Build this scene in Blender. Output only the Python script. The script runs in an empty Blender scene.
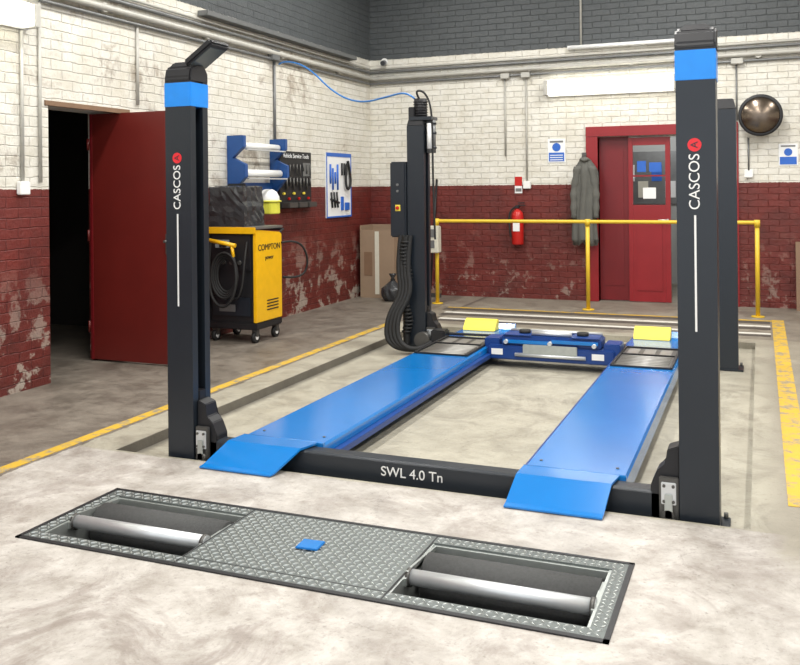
import bpy, bmesh, math, random
from mathutils import Vector, Matrix
random.seed(4)
S = bpy.context.scene
COL = S.collection
try:
    S.view_settings.view_transform = 'Standard'
    S.view_settings.look = 'None'
except Exception:
    pass

# ------------------------------------------------------------------ materials
class NT:
    def __init__(s, name):
        s.m = bpy.data.materials.new(name); s.m.use_nodes = True
        s.t = s.m.node_tree; s.b = s.t.nodes['Principled BSDF']
    def n(s, typ, **kw):
        nd = s.t.nodes.new(typ)
        for k, v in kw.items():
            setattr(nd, k, v)
        return nd
    def l(s, a, b): s.t.links.new(a, b)
    def pos(s):
        g = s.n('ShaderNodeNewGeometry'); return g.outputs['Position']
    def objc(s):
        g = s.n('ShaderNodeTexCoord'); return g.outputs['Object']
    def noise(s, vec, scale, detail=4, rough=.6, dist=0, col=False):
        n = s.n('ShaderNodeTexNoise'); n.inputs['Scale'].default_value = scale
        n.inputs['Detail'].default_value = detail; n.inputs['Roughness'].default_value = rough
        n.inputs['Distortion'].default_value = dist
        s.l(vec, n.inputs['Vector']); return n.outputs['Color' if col else 'Fac']
    def ramp(s, fac, a, b, ca=(0,0,0,1), cb=(1,1,1,1)):
        r = s.n('ShaderNodeValToRGB'); e = r.color_ramp.elements
        e[0].position = a; e[0].color = ca; e[1].position = b; e[1].color = cb
        s.l(fac, r.inputs['Fac']); return r.outputs['Color']
    def maprange(s, v, a, b, lo=0, hi=1):
        m = s.n('ShaderNodeMapRange'); s.l(v, m.inputs[0])
        for i, x in enumerate((a, b, lo, hi)): m.inputs[i+1].default_value = x
        return m.outputs[0]
    def math(s, op, a, b=None, c=None, clamp=False):
        m = s.n('ShaderNodeMath', operation=op); m.use_clamp = clamp
        for i, v in enumerate((a, b, c)):
            if v is None: continue
            if isinstance(v, (int, float)): m.inputs[i].default_value = v
            else: s.l(v, m.inputs[i])
        return m.outputs[0]
    def mix(s, fac, a, b, mode='MIX'):
        m = s.n('ShaderNodeMix', data_type='RGBA', blend_type=mode)
        for i, v in ((0, fac), (6, a), (7, b)):
            if isinstance(v, (int, float)): m.inputs[i].default_value = v
            elif isinstance(v, tuple): m.inputs[i].default_value = v if len(v) == 4 else (*v, 1)
            else: s.l(v, m.inputs[i])
        return m.outputs[2]
    def vadd(s, v, col, k):
        a = s.n('ShaderNodeVectorMath', operation='MULTIPLY_ADD'); s.l(col, a.inputs[0])
        a.inputs[1].default_value = (k, k, k); s.l(v, a.inputs[2]); return a.outputs[0]
    def bump(s, h, strength=.3, dist=.01):
        b = s.n('ShaderNodeBump'); b.inputs['Strength'].default_value = strength
        b.inputs['Distance'].default_value = dist
        s.l(h, b.inputs['Height']); s.l(b.outputs[0], s.b.inputs['Normal'])

def mat(name, c, rough=.5, metal=0, var=.12, scale=14, bump=0, spec=None, coat=0):
    n = NT(name); v = n.objc(); f = n.noise(v, scale, 5)
    c2 = tuple(x * (1 - var) for x in c); c1 = tuple(min(1, x * (1 + var)) for x in c)
    n.l(n.mix(f, c2, c1), n.b.inputs['Base Color'])
    n.b.inputs['Roughness'].default_value = rough; n.b.inputs['Metallic'].default_value = metal
    if coat: n.b.inputs['Coat Weight'].default_value = coat; n.b.inputs['Coat Roughness'].default_value = .15
    if bump: n.bump(n.noise(v, scale * 6, 3), bump, .004)
    return n.m

def emat(name, c, s):
    n = NT(name); n.b.inputs['Base Color'].default_value = (*c, 1)
    n.b.inputs['Emission Color'].default_value = (*c, 1); n.b.inputs['Emission Strength'].default_value = s
    return n.m

def wallmat(name, axis, peel=.5, red_top=1.51, grey=3.3):
    n = NT(name); p = n.pos(); sp = n.n('ShaderNodeSeparateXYZ'); n.l(p, sp.inputs[0])
    cb = n.n('ShaderNodeCombineXYZ'); n.l(sp.outputs[axis], cb.inputs[0]); n.l(sp.outputs['Z'], cb.inputs[1])
    wv = n.vadd(cb.outputs[0], n.noise(p, 9, 4, .65, 0, True), .03)
    br = n.n('ShaderNodeTexBrick'); n.l(wv, br.inputs['Vector'])
    br.inputs['Scale'].default_value = 1; br.inputs['Brick Width'].default_value = .232
    br.inputs['Row Height'].default_value = .077; br.inputs['Mortar Size'].default_value = .006
    br.inputs['Mortar Smooth'].default_value = 1
    br.inputs['Color1'].default_value = (1, 1, 1, 1); br.inputs['Color2'].default_value = (.91, .91, .90, 1)
    br.inputs['Mortar'].default_value = (.63, .60, .56, 1)
    n1 = n.noise(p, 1.1, 9, .65, .5); n2 = n.noise(p, 5, 8, .7); n3 = n.noise(p, 28, 5, .7); n4 = n.noise(p, 2.3, 7, .7, .3)
    cream = n.mix(n.ramp(n2, .35, .7), (.66, .635, .55), (.79, .775, .72))
    cream = n.mix(n.math('MULTIPLY', n.ramp(n4, .47, .66), .42), cream, (.54, .49, .39))
    cream = n.mix(n.math('MULTIPLY', n.ramp(n3, .57, .67), .3), cream, (.42, .37, .29))
    pm = n.math('MULTIPLY', n.ramp(n1, .67 - .14 * peel, .72 - .12 * peel), n.ramp(n2, .46, .56))
    stain = n.mix(n3, (.21, .16, .115), (.47, .41, .32))
    white = n.mix(n.math('MULTIPLY', pm, .82), cream, stain)
    red = n.mix(n.ramp(n2, .3, .7), (.102, .012, .009), (.18, .024, .017))
    red = n.mix(n.math('MULTIPLY', n.ramp(n4, .45, .65), .6), red, (.066, .015, .012))
    rp = n.math('MULTIPLY', n.ramp(n1, .69 - .10 * peel, .75 - .09 * peel), n.ramp(n3, .46, .57))
    red = n.mix(n.math('MULTIPLY', rp, .5), red, (.27, .19, .15))
    low = n.math('MULTIPLY', n.ramp(sp.outputs['Z'], .1, .95, (1,1,1,1), (0,0,0,1)), n.ramp(n2, .555 - .03*peel, .60 - .03*peel))
    red = n.mix(n.math('MULTIPLY', low, .3 + .6*peel), red, (.42, .37, .31))
    gr = n.mix(n2, (.045, .052, .056), (.095, .104, .108))
    zz = n.math('ADD', sp.outputs['Z'], n.math('MULTIPLY', n.math('SUBTRACT', n3, .5), .03))
    c = n.mix(n.math('GREATER_THAN', zz, red_top), red, white)
    c = n.mix(n.math('GREATER_THAN', zz, grey), c, gr)
    c = n.mix(n.ramp(n4, .35, .65, (.48,.48,.48,1), (.18,.18,.18,1)), c, br.outputs['Color'], 'MULTIPLY')
    n.l(c, n.b.inputs['Base Color'])
    n.b.inputs['Roughness'].default_value = .5
    h = n.math('ADD', n.math('MULTIPLY', br.outputs['Fac'], -.55), n.math('ADD', n.math('MULTIPLY', n3, .6), n.math('MULTIPLY', n2, 1.2)))
    n.bump(h, .85, .015)
    return n.m

def floormat():
    n = NT('concrete_floor'); p = n.pos(); sp = n.n('ShaderNodeSeparateXYZ'); n.l(p, sp.inputs[0])
    X, Y = sp.outputs['X'], sp.outputs['Y']
    n1 = n.noise(p, .9, 9, .68, .8); n2 = n.noise(p, 4, 9, .75, .3); n3 = n.noise(p, 45, 4, .7); n4 = n.noise(p, 1.9, 9, .72, 1.2)
    n5 = n.noise(p, 14, 8, .75)
    light = n.mix(n.ramp(n2, .36, .62), (.31, .28, .245), (.52, .49, .45))
    near = n.maprange(Y, 3.2, 1.8, .45, 1.0)
    st = n.math('MULTIPLY', n.ramp(n4, .48, .59), near)
    light = n.mix(n.math('MULTIPLY', st, .74), light, (.19, .15, .128))
    light = n.mix(n.math('MULTIPLY', n.ramp(n1, .51, .63), .38), light, (.25, .228, .208))
    light = n.mix(n.math('MULTIPLY', n.ramp(n5, .55, .63), .42), light, (.24, .205, .178))
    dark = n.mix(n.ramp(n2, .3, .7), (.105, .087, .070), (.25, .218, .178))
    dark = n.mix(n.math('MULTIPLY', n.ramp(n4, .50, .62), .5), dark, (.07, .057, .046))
    bay = n.mix(n.ramp(n2, .3, .7), (.28, .255, .20), (.43, .405, .325))
    bay = n.mix(n.math('MULTIPLY', n.ramp(n4, .49, .62), .5), bay, (.17, .15, .115))
    side = n.mix(n.ramp(n2, .3, .7), (.19, .168, .13), (.33, .30, .24))
    wob = n.math('MULTIPLY', n.math('SUBTRACT', n2, .5), .3)
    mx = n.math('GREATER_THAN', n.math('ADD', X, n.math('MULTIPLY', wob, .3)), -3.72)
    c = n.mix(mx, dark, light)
    my = n.math('GREATER_THAN', n.math('ADD', Y, n.math('MULTIPLY', wob, .3)), 4.12)
    c = n.mix(n.math('MULTIPLY', mx, my), c, bay)
    mr = n.maprange(n.math('ADD', X, wob), .0, .12)
    c = n.mix(n.math('MULTIPLY', mr, n.maprange(n.math('ADD', Y, wob), 3.7, 4.0)), c, side)
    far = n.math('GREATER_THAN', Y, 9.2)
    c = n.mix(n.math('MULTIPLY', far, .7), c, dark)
    c = n.mix(n.math('MULTIPLY', n.ramp(n3, .58, .70), .42), c, (.11, .093, .077))
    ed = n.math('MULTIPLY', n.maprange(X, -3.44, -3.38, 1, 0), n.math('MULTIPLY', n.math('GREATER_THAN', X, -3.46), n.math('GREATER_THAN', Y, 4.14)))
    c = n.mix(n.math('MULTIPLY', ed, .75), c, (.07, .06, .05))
    vo = n.n('ShaderNodeTexVoronoi', feature='DISTANCE_TO_EDGE'); vo.inputs['Scale'].default_value = .55
    n.l(n.vadd(p, n.noise(p, 2.5, 6, .7, 0, True), .5), vo.inputs['Vector'])
    cr = n.math('MULTIPLY', n.math('LESS_THAN', vo.outputs['Distance'], .0022), n.ramp(n1, .50, .55))
    c = n.mix(n.math('MULTIPLY', cr, .25), c, (.06, .05, .04))
    n.l(c, n.b.inputs['Base Color'])
    n.l(n.ramp(n2, .2, .8, (.32,.32,.32,1), (.7,.7,.7,1)), n.b.inputs['Roughness'])
    n.bump(n.math('ADD', n.math('MULTIPLY', n2, .7), n.math('MULTIPLY', n3, .4)), .5, .012)
    return n.m

def paintline(name, c, wear=.5):
    n = NT(name); p = n.pos(); f = n.noise(p, 9, 8, .75)
    n.l(n.mix(n.ramp(f, wear, wear + .12), c, (.25, .22, .17)), n.b.inputs['Base Color'])
    n.b.inputs['Roughness'].default_value = .65
    return n.m

M = dict(
    post=mat('charcoal_powder_coat', (.014, .019, .026), .34, 0, .1, 10),
    black=mat('black_plastic', (.010, .010, .012), .5),
    rubber=mat('black_rubber', (.012, .012, .012), .7),
    bandblue=mat('light_blue_enamel', (.010, .24, .76), .3),
    blue=mat('runway_blue_enamel', (.003, .165, .50), .2, 0, .12, 3, 0, None, .4),
    bluedk=mat('deep_blue_enamel', (.004, .04, .20), .35),
    steel=mat('galvanised_checker_steel', (.15, .165, .16), .48, .6, .3, 30, .1),
    barsteel=mat('worn_steel_bars', (.62, .65, .63), .36, .7, .2, 30),
    galv=mat('galvanised_strip', (.48, .51, .49), .4, .75, .2, 20, .1),
    chrome=mat('bright_steel', (.66, .68, .69), .40, .65, .08),
    dsteel=mat('dark_steel', (.11, .107, .10), .45, .6, .2),
    msteel=mat('mid_steel', (.30, .29, .27), .42, .6, .2),
    grit=mat('grit_coating', (.075, .076, .075), .9, 0, .4, 90, .8),
    yellow=mat('yellow_enamel', (.84, .47, .008), .35),
    railyel=mat('rail_yellow_paint', (.72, .48, .03), .45),
    chock=mat('yellow_polymer', (.78, .64, .07), .5),
    red=mat('red_gloss_paint', (.25, .009, .013), .38, 0, .2, 4),
    red2=mat('red_recess_shaded', (.16, .007, .010), .4, 0, .2, 4),  # door red darkened: shade of the recessed leaf is put into the colour
    reddark=mat('red_door_paint', (.125, .011, .008), .4, 0, .25, 3),
    exred=mat('extinguisher_red', (.5, .015, .012), .3),
    white=mat('white_plastic', (.80, .80, .78), .45, 0, .04),
    paper=mat('white_paper', (.80, .81, .81), .7, 0, .03),
    cream=mat('beige_box', (.62, .60, .50), .5),
    card=mat('cardboard', (.29, .205, .135), .8, 0, .12, 5),
    signblue=mat('sign_blue', (.02, .12, .50), .5),
    rackblue=mat('rack_blue', (.012, .07, .25), .4),
    logored=mat('logo_red', (.70, .02, .03), .5),
    conduit=mat('painted_conduit', (.44, .43, .39), .5, .1, .2),
    conduitg=mat('grey_conduit', (.18, .185, .185), .45, .4, .2),
    wood=mat('plywood', (.20, .12, .07), .65, 0, .2, 6),
    cloth=mat('grey_cloth', (.115, .115, .103), .95, 0, .3, 8, .5),
    lime=mat('lime_shell', (.72, .70, .08), .35),
    dark=mat('unlit_corridor_dark', (.03, .026, .022), .9, 0, .3, 3),  # near-black base colour paints in the darkness of the unlit corridor
    office=mat('office_plaster', (.42, .43, .42), .8, 0, .1, 3),
    ceil=mat('grey_ceiling', (.45, .45, .44), .9, 0, .1, 2),
    mirror=mat('mirror_glass', (.17, .135, .105), .24, .9, .1),
    glass=mat('window_glass', (.10, .12, .13), .08, 0, .05),
    bluecable=mat('blue_hose', (.04, .20, .55), .4),
    tube=emat('fluorescent_diffuser', (1, .975, .88), 4.0),
    bag=mat('smoky_plastic', (.035, .037, .04), .2, 0, .5, 18, .6),
    screen=mat('lcd_grey', (.25, .28, .28), .3),
    panelgrey=mat('panel_grey', (.13, .125, .115), .4),
)
M['wallL'] = wallmat('painted_brick_left', 'Y', .85)
M['wallB'] = wallmat('painted_brick_back', 'X', .2)
M['floor'] = floormat()
M['ylineM'] = paintline('worn_yellow_paint', (.58, .365, .03), .49)
M['wlineM'] = paintline('worn_white_paint', (.66, .64, .58), .55)
M['dlineM'] = paintline('dark_strip_paint', (.07, .06, .05), .6)

# ------------------------------------------------------------------ geometry helpers
def group(name, loc):
    e = bpy.data.objects.new(name, None); e.location = loc; e.empty_display_size = .2
    COL.objects.link(e); return e

def fin(g, name, bm, m, bevel=0, seg=2, smooth=False):
    bm.verts.ensure_lookup_table()
    if bevel > 0:
        bmesh.ops.bevel(bm, geom=list(bm.edges), offset=bevel, segments=seg, affect='EDGES', clamp_overlap=True)
    bmesh.ops.recalc_face_normals(bm, faces=bm.faces)
    vs = [v.co for v in bm.verts]
    c = Vector([(min(v[i] for v in vs) + max(v[i] for v in vs)) / 2 for i in range(3)])
    for v in bm.verts: v.co -= c
    if smooth:
        for f in bm.faces: f.smooth = len(f.verts) <= 4
    me = bpy.data.meshes.new(name); bm.to_mesh(me); bm.free()
    o = bpy.data.objects.new(name, me); COL.objects.link(o)
    me.materials.append(M[m] if isinstance(m, str) else m)
    if g: o.parent = g; o.location = c - g.location
    else: o.location = c
    return o

def addbox(bm, lo, hi):
    lo = Vector(lo); hi = Vector(hi); c = (lo + hi) / 2; s = hi - lo
    bmesh.ops.create_cube(bm, size=1, matrix=Matrix.Translation(c) @ Matrix.Diagonal((abs(s.x), abs(s.y), abs(s.z), 1)))

def box(g, name, lo, hi, m, bevel=.003, rot=None):
    bm = bmesh.new(); addbox(bm, lo, hi)
    if rot:
        c = (Vector(lo) + Vector(hi)) / 2
        bmesh.ops.transform(bm, matrix=Matrix.Translation(c) @ rot.to_4x4() @ Matrix.Translation(-c), verts=bm.verts)
    return fin(g, name, bm, m, bevel)

def boxes(g, name, lst, m, bevel=0):
    bm = bmesh.new()
    for lo, hi in lst: addbox(bm, lo, hi)
    return fin(g, name, bm, m, bevel)

def addcyl(bm, p0, p1, r, r2=None, seg=28):
    p0 = Vector(p0); p1 = Vector(p1); d = p1 - p0
    q = Vector((0, 0, 1)).rotation_difference(d.normalized()).to_matrix().to_4x4()
    bmesh.ops.create_cone(bm, cap_ends=True, segments=seg, radius1=r, radius2=r if r2 is None else r2,
                          depth=d.length, matrix=Matrix.Translation((p0 + p1) / 2) @ q)

def cyl(g, name, p0, p1, r, m, r2=None, seg=28):
    bm = bmesh.new(); addcyl(bm, p0, p1, r, r2, seg); return fin(g, name, bm, m, 0, smooth=True)

def cyls(g, name, lst, m, seg=20):
    bm = bmesh.new()
    for a, b, r in lst: addcyl(bm, a, b, r, None, seg)
    return fin(g, name, bm, m, 0, smooth=True)

def prism(g, name, poly, axis, lo, hi, m, bevel=0):
    bm = bmesh.new()
    def P(a, b, c):
        return {'X': (c, a, b), 'Y': (a, c, b), 'Z': (a, b, c)}[axis]
    v0 = [bm.verts.new(P(a, b, lo)) for a, b in poly]; v1 = [bm.verts.new(P(a, b, hi)) for a, b in poly]
    bm.faces.new(v0); bm.faces.new(v1[::-1]); k = len(poly)
    for i in range(k): bm.faces.new((v0[i], v0[(i + 1) % k], v1[(i + 1) % k], v1[i]))
    return fin(g, name, bm, m, bevel)

def frustum(g, name, c, w0, d0, w1, d1, z0, z1, m, off=(0, 0), bevel=.006):
    bm = bmesh.new(); vs = []
    for (w, d, z, o) in ((w0, d0, z0, (0, 0)), (w1, d1, z1, off)):
        vs.append([bm.verts.new((c[0] + o[0] + sx * w / 2, c[1] + o[1] + sy * d / 2, z)) for sx, sy in ((-1,-1),(1,-1),(1,1),(-1,1))])
    bm.faces.new(vs[0]); bm.faces.new(vs[1])
    for i in range(4): bm.faces.new((vs[0][i], vs[0][(i+1)%4], vs[1][(i+1)%4], vs[1][i]))
    return fin(g, name, bm, m, bevel)

def lathe(g, name, prof, c, m, axis='Z', seg=32, rot=None):
    bm = bmesh.new(); rings = []
    for r, z in prof:
        rings.append([bm.verts.new((r * math.cos(2*math.pi*i/seg), r * math.sin(2*math.pi*i/seg), z)) for i in range(seg)])
    for a, b in zip(rings, rings[1:]):
        for i in range(seg): bm.faces.new((a[i], a[(i+1)%seg], b[(i+1)%seg], b[i]))
    bm.faces.new(rings[0]); bm.faces.new(rings[-1])
    mt = Matrix.Translation(c)
    if axis == 'Y': mt = mt @ Matrix.Rotation(math.pi/2, 4, 'X')
    if axis == 'X': mt = mt @ Matrix.Rotation(math.pi/2, 4, 'Y')
    if rot: mt = Matrix.Translation(c) @ rot
    bmesh.ops.transform(bm, matrix=mt, verts=bm.verts)
    return fin(g, name, bm, m, 0, smooth=True)

def _conv(g, name, ob, m):
    COL.objects.link(ob); dg = bpy.context.evaluated_depsgraph_get(); dg.update()
    me = bpy.data.meshes.new_from_object(ob.evaluated_get(dg))
    me.transform(ob.matrix_basis)
    bpy.data.objects.remove(ob)
    bm = bmesh.new(); bm.from_mesh(me)
    vs = [v.co for v in bm.verts]
    c = Vector([(min(v[i] for v in vs) + max(v[i] for v in vs)) / 2 for i in range(3)])
    for v in bm.verts: v.co -= c
    me2 = bpy.data.meshes.new(name); bm.to_mesh(me2); bm.free()
    me2.materials.clear(); me2.materials.append(M[m])
    o = bpy.data.objects.new(name, me2); COL.objects.link(o)
    if g: o.parent = g; o.location = c - g.location
    else: o.location = c
    return o

def tube(g, name, pts, r, m, kind='NURBS', cyclic=False):
    cu = bpy.data.curves.new(name, 'CURVE'); cu.dimensions = '3D'; cu.bevel_depth = r; cu.bevel_resolution = 3
    cu.use_fill_caps = True
    sp = cu.splines.new(kind); sp.points.add(len(pts) - 1)
    for i, p in enumerate(pts): sp.points[i].co = (*p, 1)
    if kind == 'NURBS':
        sp.use_endpoint_u = not cyclic; sp.order_u = 3; sp.resolution_u = 8
    sp.use_cyclic_u = cyclic
    return _conv(g, name, bpy.data.objects.new(name + '_c', cu), m)

def text(g, name, s, loc, xd, yd, size, m, align='CENTER', ext=.0015):
    cu = bpy.data.curves.new(name, 'FONT'); cu.body = s; cu.size = size; cu.extrude = ext
    cu.align_x = align; cu.align_y = 'CENTER'
    ob = bpy.data.objects.new(name + '_c', cu)
    x = Vector(xd); y = Vector(yd); z = x.cross(y)
    mt = Matrix((x, y, z)).transposed().to_4x4(); mt.translation = Vector(loc)
    ob.matrix_basis = mt
    return _conv(g, name, ob, m)

def R(ax, deg): return Matrix.Rotation(math.radians(deg), 3, ax)

# ------------------------------------------------------------------ room shell
XL, YB = -5.13, 11.6
XC = [-8.0, -3.45, -3.0, -.47, -.05, 4.5]
YC = [-3.0, 2.94, 3.6, 4.14, 9.0, 14.2]
lst = []
for i in range(5):
    for j in range(5):
        top = 0
        if 1 <= i <= 3 and j == 3: top = -.06
        if i == 2 and j == 1: top = -.38
        lst.append(((XC[i], YC[j], -.6), (XC[i+1], YC[j+1], top)))
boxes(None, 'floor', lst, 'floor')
T = .42
boxes(None, 'wall_left', [((XL-T, -3, 0), (XL, 5.40, 4.9)), ((XL-T, 6.32, 0), (XL, YB+T, 4.9)), ((XL-T, 5.40, 2.18), (XL, 6.32, 4.9))], 'wallL')
boxes(None, 'wall_back', [((XL, YB, 0), (-1.93, YB+T, 4.9)), ((-.39, YB, 0), (4.9, YB+T, 4.9)), ((-1.93, YB, 2.12), (-.39, YB+T, 4.9))], 'wallB')
box(None, 'wall_right', (4.5, -3, 0), (4.9, YB, 4.9), 'wallL', 0)
box(None, 'ceiling', (-5.6, -3, 4.9), (4.9, 12.1, 5.1), 'ceil', 0)
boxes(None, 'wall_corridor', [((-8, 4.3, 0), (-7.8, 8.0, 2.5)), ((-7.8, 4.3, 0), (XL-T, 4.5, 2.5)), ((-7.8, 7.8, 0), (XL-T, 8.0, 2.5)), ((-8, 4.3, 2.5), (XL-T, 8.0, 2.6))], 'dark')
boxes(None, 'wall_office', [((-2.9, 14.0, 0), (.8, 14.2, 2.7)), ((-3.1, YB+T, 0), (-2.9, 14.2, 2.7)), ((.6, YB+T, 0), (.8, 14.0, 2.7)), ((-3.1, YB+T, 2.7), (.8, 14.2, 2.8))], 'office')
box(None, 'trim_1', (XL-.02, 5.36, 2.16), (XL+.012, 6.36, 2.20), 'wood', .003)

def fl(name, a, b, m): return box(None, name, (*a, 0), (*b, .003), m, 0)
fl('floor_line_yellow', (-3.83, -1.0), (-3.75, 9.15), 'ylineM')
fl('floor_line_yellow', (.11, 4.5), (.23, 10.55), 'ylineM')
fl('floor_line_yellow', (-3.6, 10.44), (.11, 10.50), 'ylineM')
fl('floor_strip_dark', (-3.6, 10.26), (.09, 10.42), 'dlineM')
fl('floor_line_white', (-3.5, 10.02), (.09, 10.11), 'wlineM')
fl('floor_strip_dark', (-3.5, 9.84), (.09, 9.98), 'dlineM')
fl('floor_line_white', (-3.4, 9.53), (.09, 9.61), 'wlineM')
fl('floor_strip_dark', (-3.4, 9.40), (.09, 9.50), 'dlineM')

# ------------------------------------------------------------------ side door (opened into the workshop)
g = group('door_1', (-5.0, 6.27, 0))
box(g, 'leaf', (-5.46, 6.235, .015), (-4.62, 6.28, 2.165), 'reddark', .004)
box(g, 'hinge_stile', (-5.50, 6.28, .0), (-5.44, 6.318, 2.17), 'reddark', .003)
for i, z in enumerate((.3, 1.1, 1.9)): cyl(g, 'hinge_%d' % i, (-5.475, 6.232, z-.05), (-5.475, 6.232, z+.05), .011, 'reddark')
box(g, 'edge_strip', (-5.455, 6.228, .015), (-5.43, 6.236, 2.165), 'red2', .001)
box(g, 'handle_plate', (-4.66, 6.228, .95), (-4.63, 6.236, 1.12), 'dsteel', .002)
cyl(g, 'handle', (-4.645, 6.19, 1.06), (-4.645, 6.235, 1.06), .012, 'dsteel')

# ------------------------------------------------------------------ back doorway
g = group('door_2', (-1.16, YB, 0))
box(g, 'jamb_left', (-2.08, YB-.03, 0), (-1.93, YB+.12, 2.12), 'red', .004)
box(g, 'jamb_right', (-.39, YB-.03, 0), (-.235, YB+.12, 2.12), 'red', .004)
box(g, 'head', (-2.08, YB-.032, 2.121), (-.235, YB+.12, 2.25), 'red', .004)
box(g, 'fixed_leaf', (-1.93, YB+.10, 0.01), (-1.56, YB+.14, 2.12), 'red2', .003)
box(g, 'fixed_leaf_panel', (-1.88, YB+.092, 0.2), (-1.62, YB+.10, 1.95), 'red2', .003)
boxes(g, 'glazed_leaf', [((-1.555, YB+.05, .01), (-1.50, YB+.09, 2.1)), ((-1.10, YB+.05, .01), (-1.04, YB+.09, 2.1)),
                         ((-1.499, YB+.05, .01), (-1.101, YB+.09, 1.24)), ((-1.499, YB+.05, 2.0), (-1.101, YB+.09, 2.1))], 'red')
boxes(g, 'glazing_bars', [((-1.5, YB+.055, 1.60), (-1.10, YB+.085, 1.62))], 'red')
box(g, 'kick_panel', (-1.46, YB+.04, .15), (-1.14, YB+.05, 1.05), 'red', .004)
cyl(g, 'handle', (-1.075, YB+.0, 1.05), (-1.075, YB+.05, 1.05), .015, 'chrome')
cyl(g, 'handle_lever', (-1.075, YB+.005, 1.05), (-1.19, YB+.005, 1.05), .009, 'chrome')
boxes(g, 'door_notices', [((-1.45, YB+.085, 1.66), (-1.34, YB+.09, 1.80)), ((-1.30, YB+.085, 1.66), (-1.15, YB+.09, 1.78))], 'signblue')
boxes(g, 'door_letters', [((-1.38, YB+.085, 1.32), (-1.22, YB+.09, 1.46))], 'paper')
g = group('notice_board', (-1.6, 13.97, 1.6))
box(g, 'board', (-2.2, 13.97, 1.2), (-.9, 13.998, 2.0), 'conduitg', .004)
for i in range(6):
    x = -2.12 + i * .2
    box(g, 'leaflet_%d' % i, (x, 13.96, 1.3 + (i % 2) * .25), (x+.15, 13.97, 1.55 + (i % 2) * .25), ['signblue', 'paper', 'cream'][i % 3], 0)

# ------------------------------------------------------------------ four post lift
L = group('four_post_lift', (-1.635, 6.1, 0))
xl, xr, yf, yr = -3.035, -.262, 4.265, 7.98
ZB = -.06
def post(tag, cx, cy, sgn, band=True, top=2.11):
    h = .085; s = .035; t = .02
    pl = [(-h,-h),(h,-h),(h,-s),(h-t,-s),(h-t,-h+t),(-h+t,-h+t),(-h+t,h-t),(h-t,h-t),(h-t,s),(h,s),(h,h),(-h,h)]
    pl = [(cx + sgn*a, cy + b) for a, b in pl]
    prism(L, tag+'_column', pl, 'Z', ZB+.015, top, 'post')
    box(L, tag+'_lock_rack', (cx-.025, cy-.03, ZB+.02), (cx+.0, cy+.03, top-.03), 'dsteel', .002)
    box(L, tag+'_base_plate', (cx-.125, cy-.10, ZB), (cx+.125, cy+.125, ZB+.015), 'post', .003)
    cyls(L, tag+'_anchor_bolts', [((cx+a, cy+.105, ZB), (cx+a, cy+.105, ZB+.04), .010) for a in (-.105, .105)], 'dsteel')
    if band:
        box(L, tag+'_blue_band', (cx-h-.003, cy-h-.003, 1.965), (cx+h+.003, cy+h+.003, 2.10), 'bandblue', .002)
        prism(L, tag+'_cap', [(cy-h-.005, 2.10), (cy+h+.005, 2.10), (cy+h+.005, 2.16), (cy+h-.03, 2.205), (cy-.02, 2.21), (cy-h+.01, 2.185), (cy-h-.005, 2.13)], 'X', cx-h-.004, cx+h+.004, 'black', .010)
        frustum(L, tag+'_cap_top', (cx, cy), .15, .14, .11, .10, 2.185, 2.22, 'black', bevel=.008)
    else:
        frustum(L, tag+'_cap', (cx, cy), .175, .175, .13, .14, top, top+.09, 'black')
    k = sgn
    def bx(n, x0, x1, y0, y1, z0, z1, m, bv=.004):
        a, b = sorted((cx + k*x0, cx + k*x1)); box(L, tag+'_'+n, (a, cy+y0, z0), (b, cy+y1, z1), m, bv)
    pr = [(cx + k*.088, -.03), (cx + k*.215, -.03), (cx + k*.215, .12), (cx + k*.185, .19), (cx + k*.15, .22), (cx + k*.14, .29), (cx + k*.088, .31)]
    prism(L, tag+'_carriage', pr, 'Y', cy-.05, cy+.06, 'black', .004)
    bx('carriage_bracket', .09, .175, -.075, -.052, -.02, .17, 'dsteel')
    bx('steel_clip', .10, .165, -.085, -.076, .05, .15, 'chrome', .003)
    bx('steel_latch', .115, .15, -.095, -.086, -.01, .10, 'galv', .003)
    cyl(L, tag+'_pulley', (cx + k*.135, cy-.095, .0), (cx + k*.135, cy-.055, .0), .028, 'dsteel')
    cyls(L, tag+'_clip_bolts', [((cx + k*a, cy-.092, z), (cx + k*a, cy-.084, z), .007) for a in (.112, .152) for z in (.065, .135)], 'dsteel')
    bx('slide_block', .03, .09, -.03, .03, .0, .36, 'black')
for a, b, r in ((xl, 'front_left_post', 1), (xr, 'front_right_post', -1)):
    post(b, a, yf, r)
    fy = yf - .0865
    text(L, b+'_lettering', 'CASCOS', (a-.006, fy, 1.51), (0,0,1), (-1,0,0), .066, 'white')
    cyl(L, b+'_emblem', (a-.006, fy+.002, 1.675), (a-.006, fy-.001, 1.675), .030, 'logored')
    text(L, b+'_emblem_mark', 'A', (a-.006, fy-.001, 1.675), (0,0,1), (-1,0,0), .045, 'post')
    box(L, b+'_stripe', (a-.0105, fy-.001, .84), (a-.0015, fy+.003, 1.36), 'white', 0)
post('rear_left_post', -3.03, yr, 1, False, 2.08)
post('rear_right_post', xr, yr, -1, False, 2.12)
for n, y in (('front', yf), ('rear', yr)):
    prism(L, n+'_crossbeam', [(y-.05, -.05), (y+.05, -.05), (y+.05, .085), (y+.04, .095), (y-.04, .095), (y-.05, .085)], 'X', xl+.09, xr-.09, 'post', .002)
text(L, 'rated_load_lettering', 'SWL 4.0 Tn', (-1.655, yf-.0515, .035), (1,0,0), (0,0,1), .070, 'white')
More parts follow.
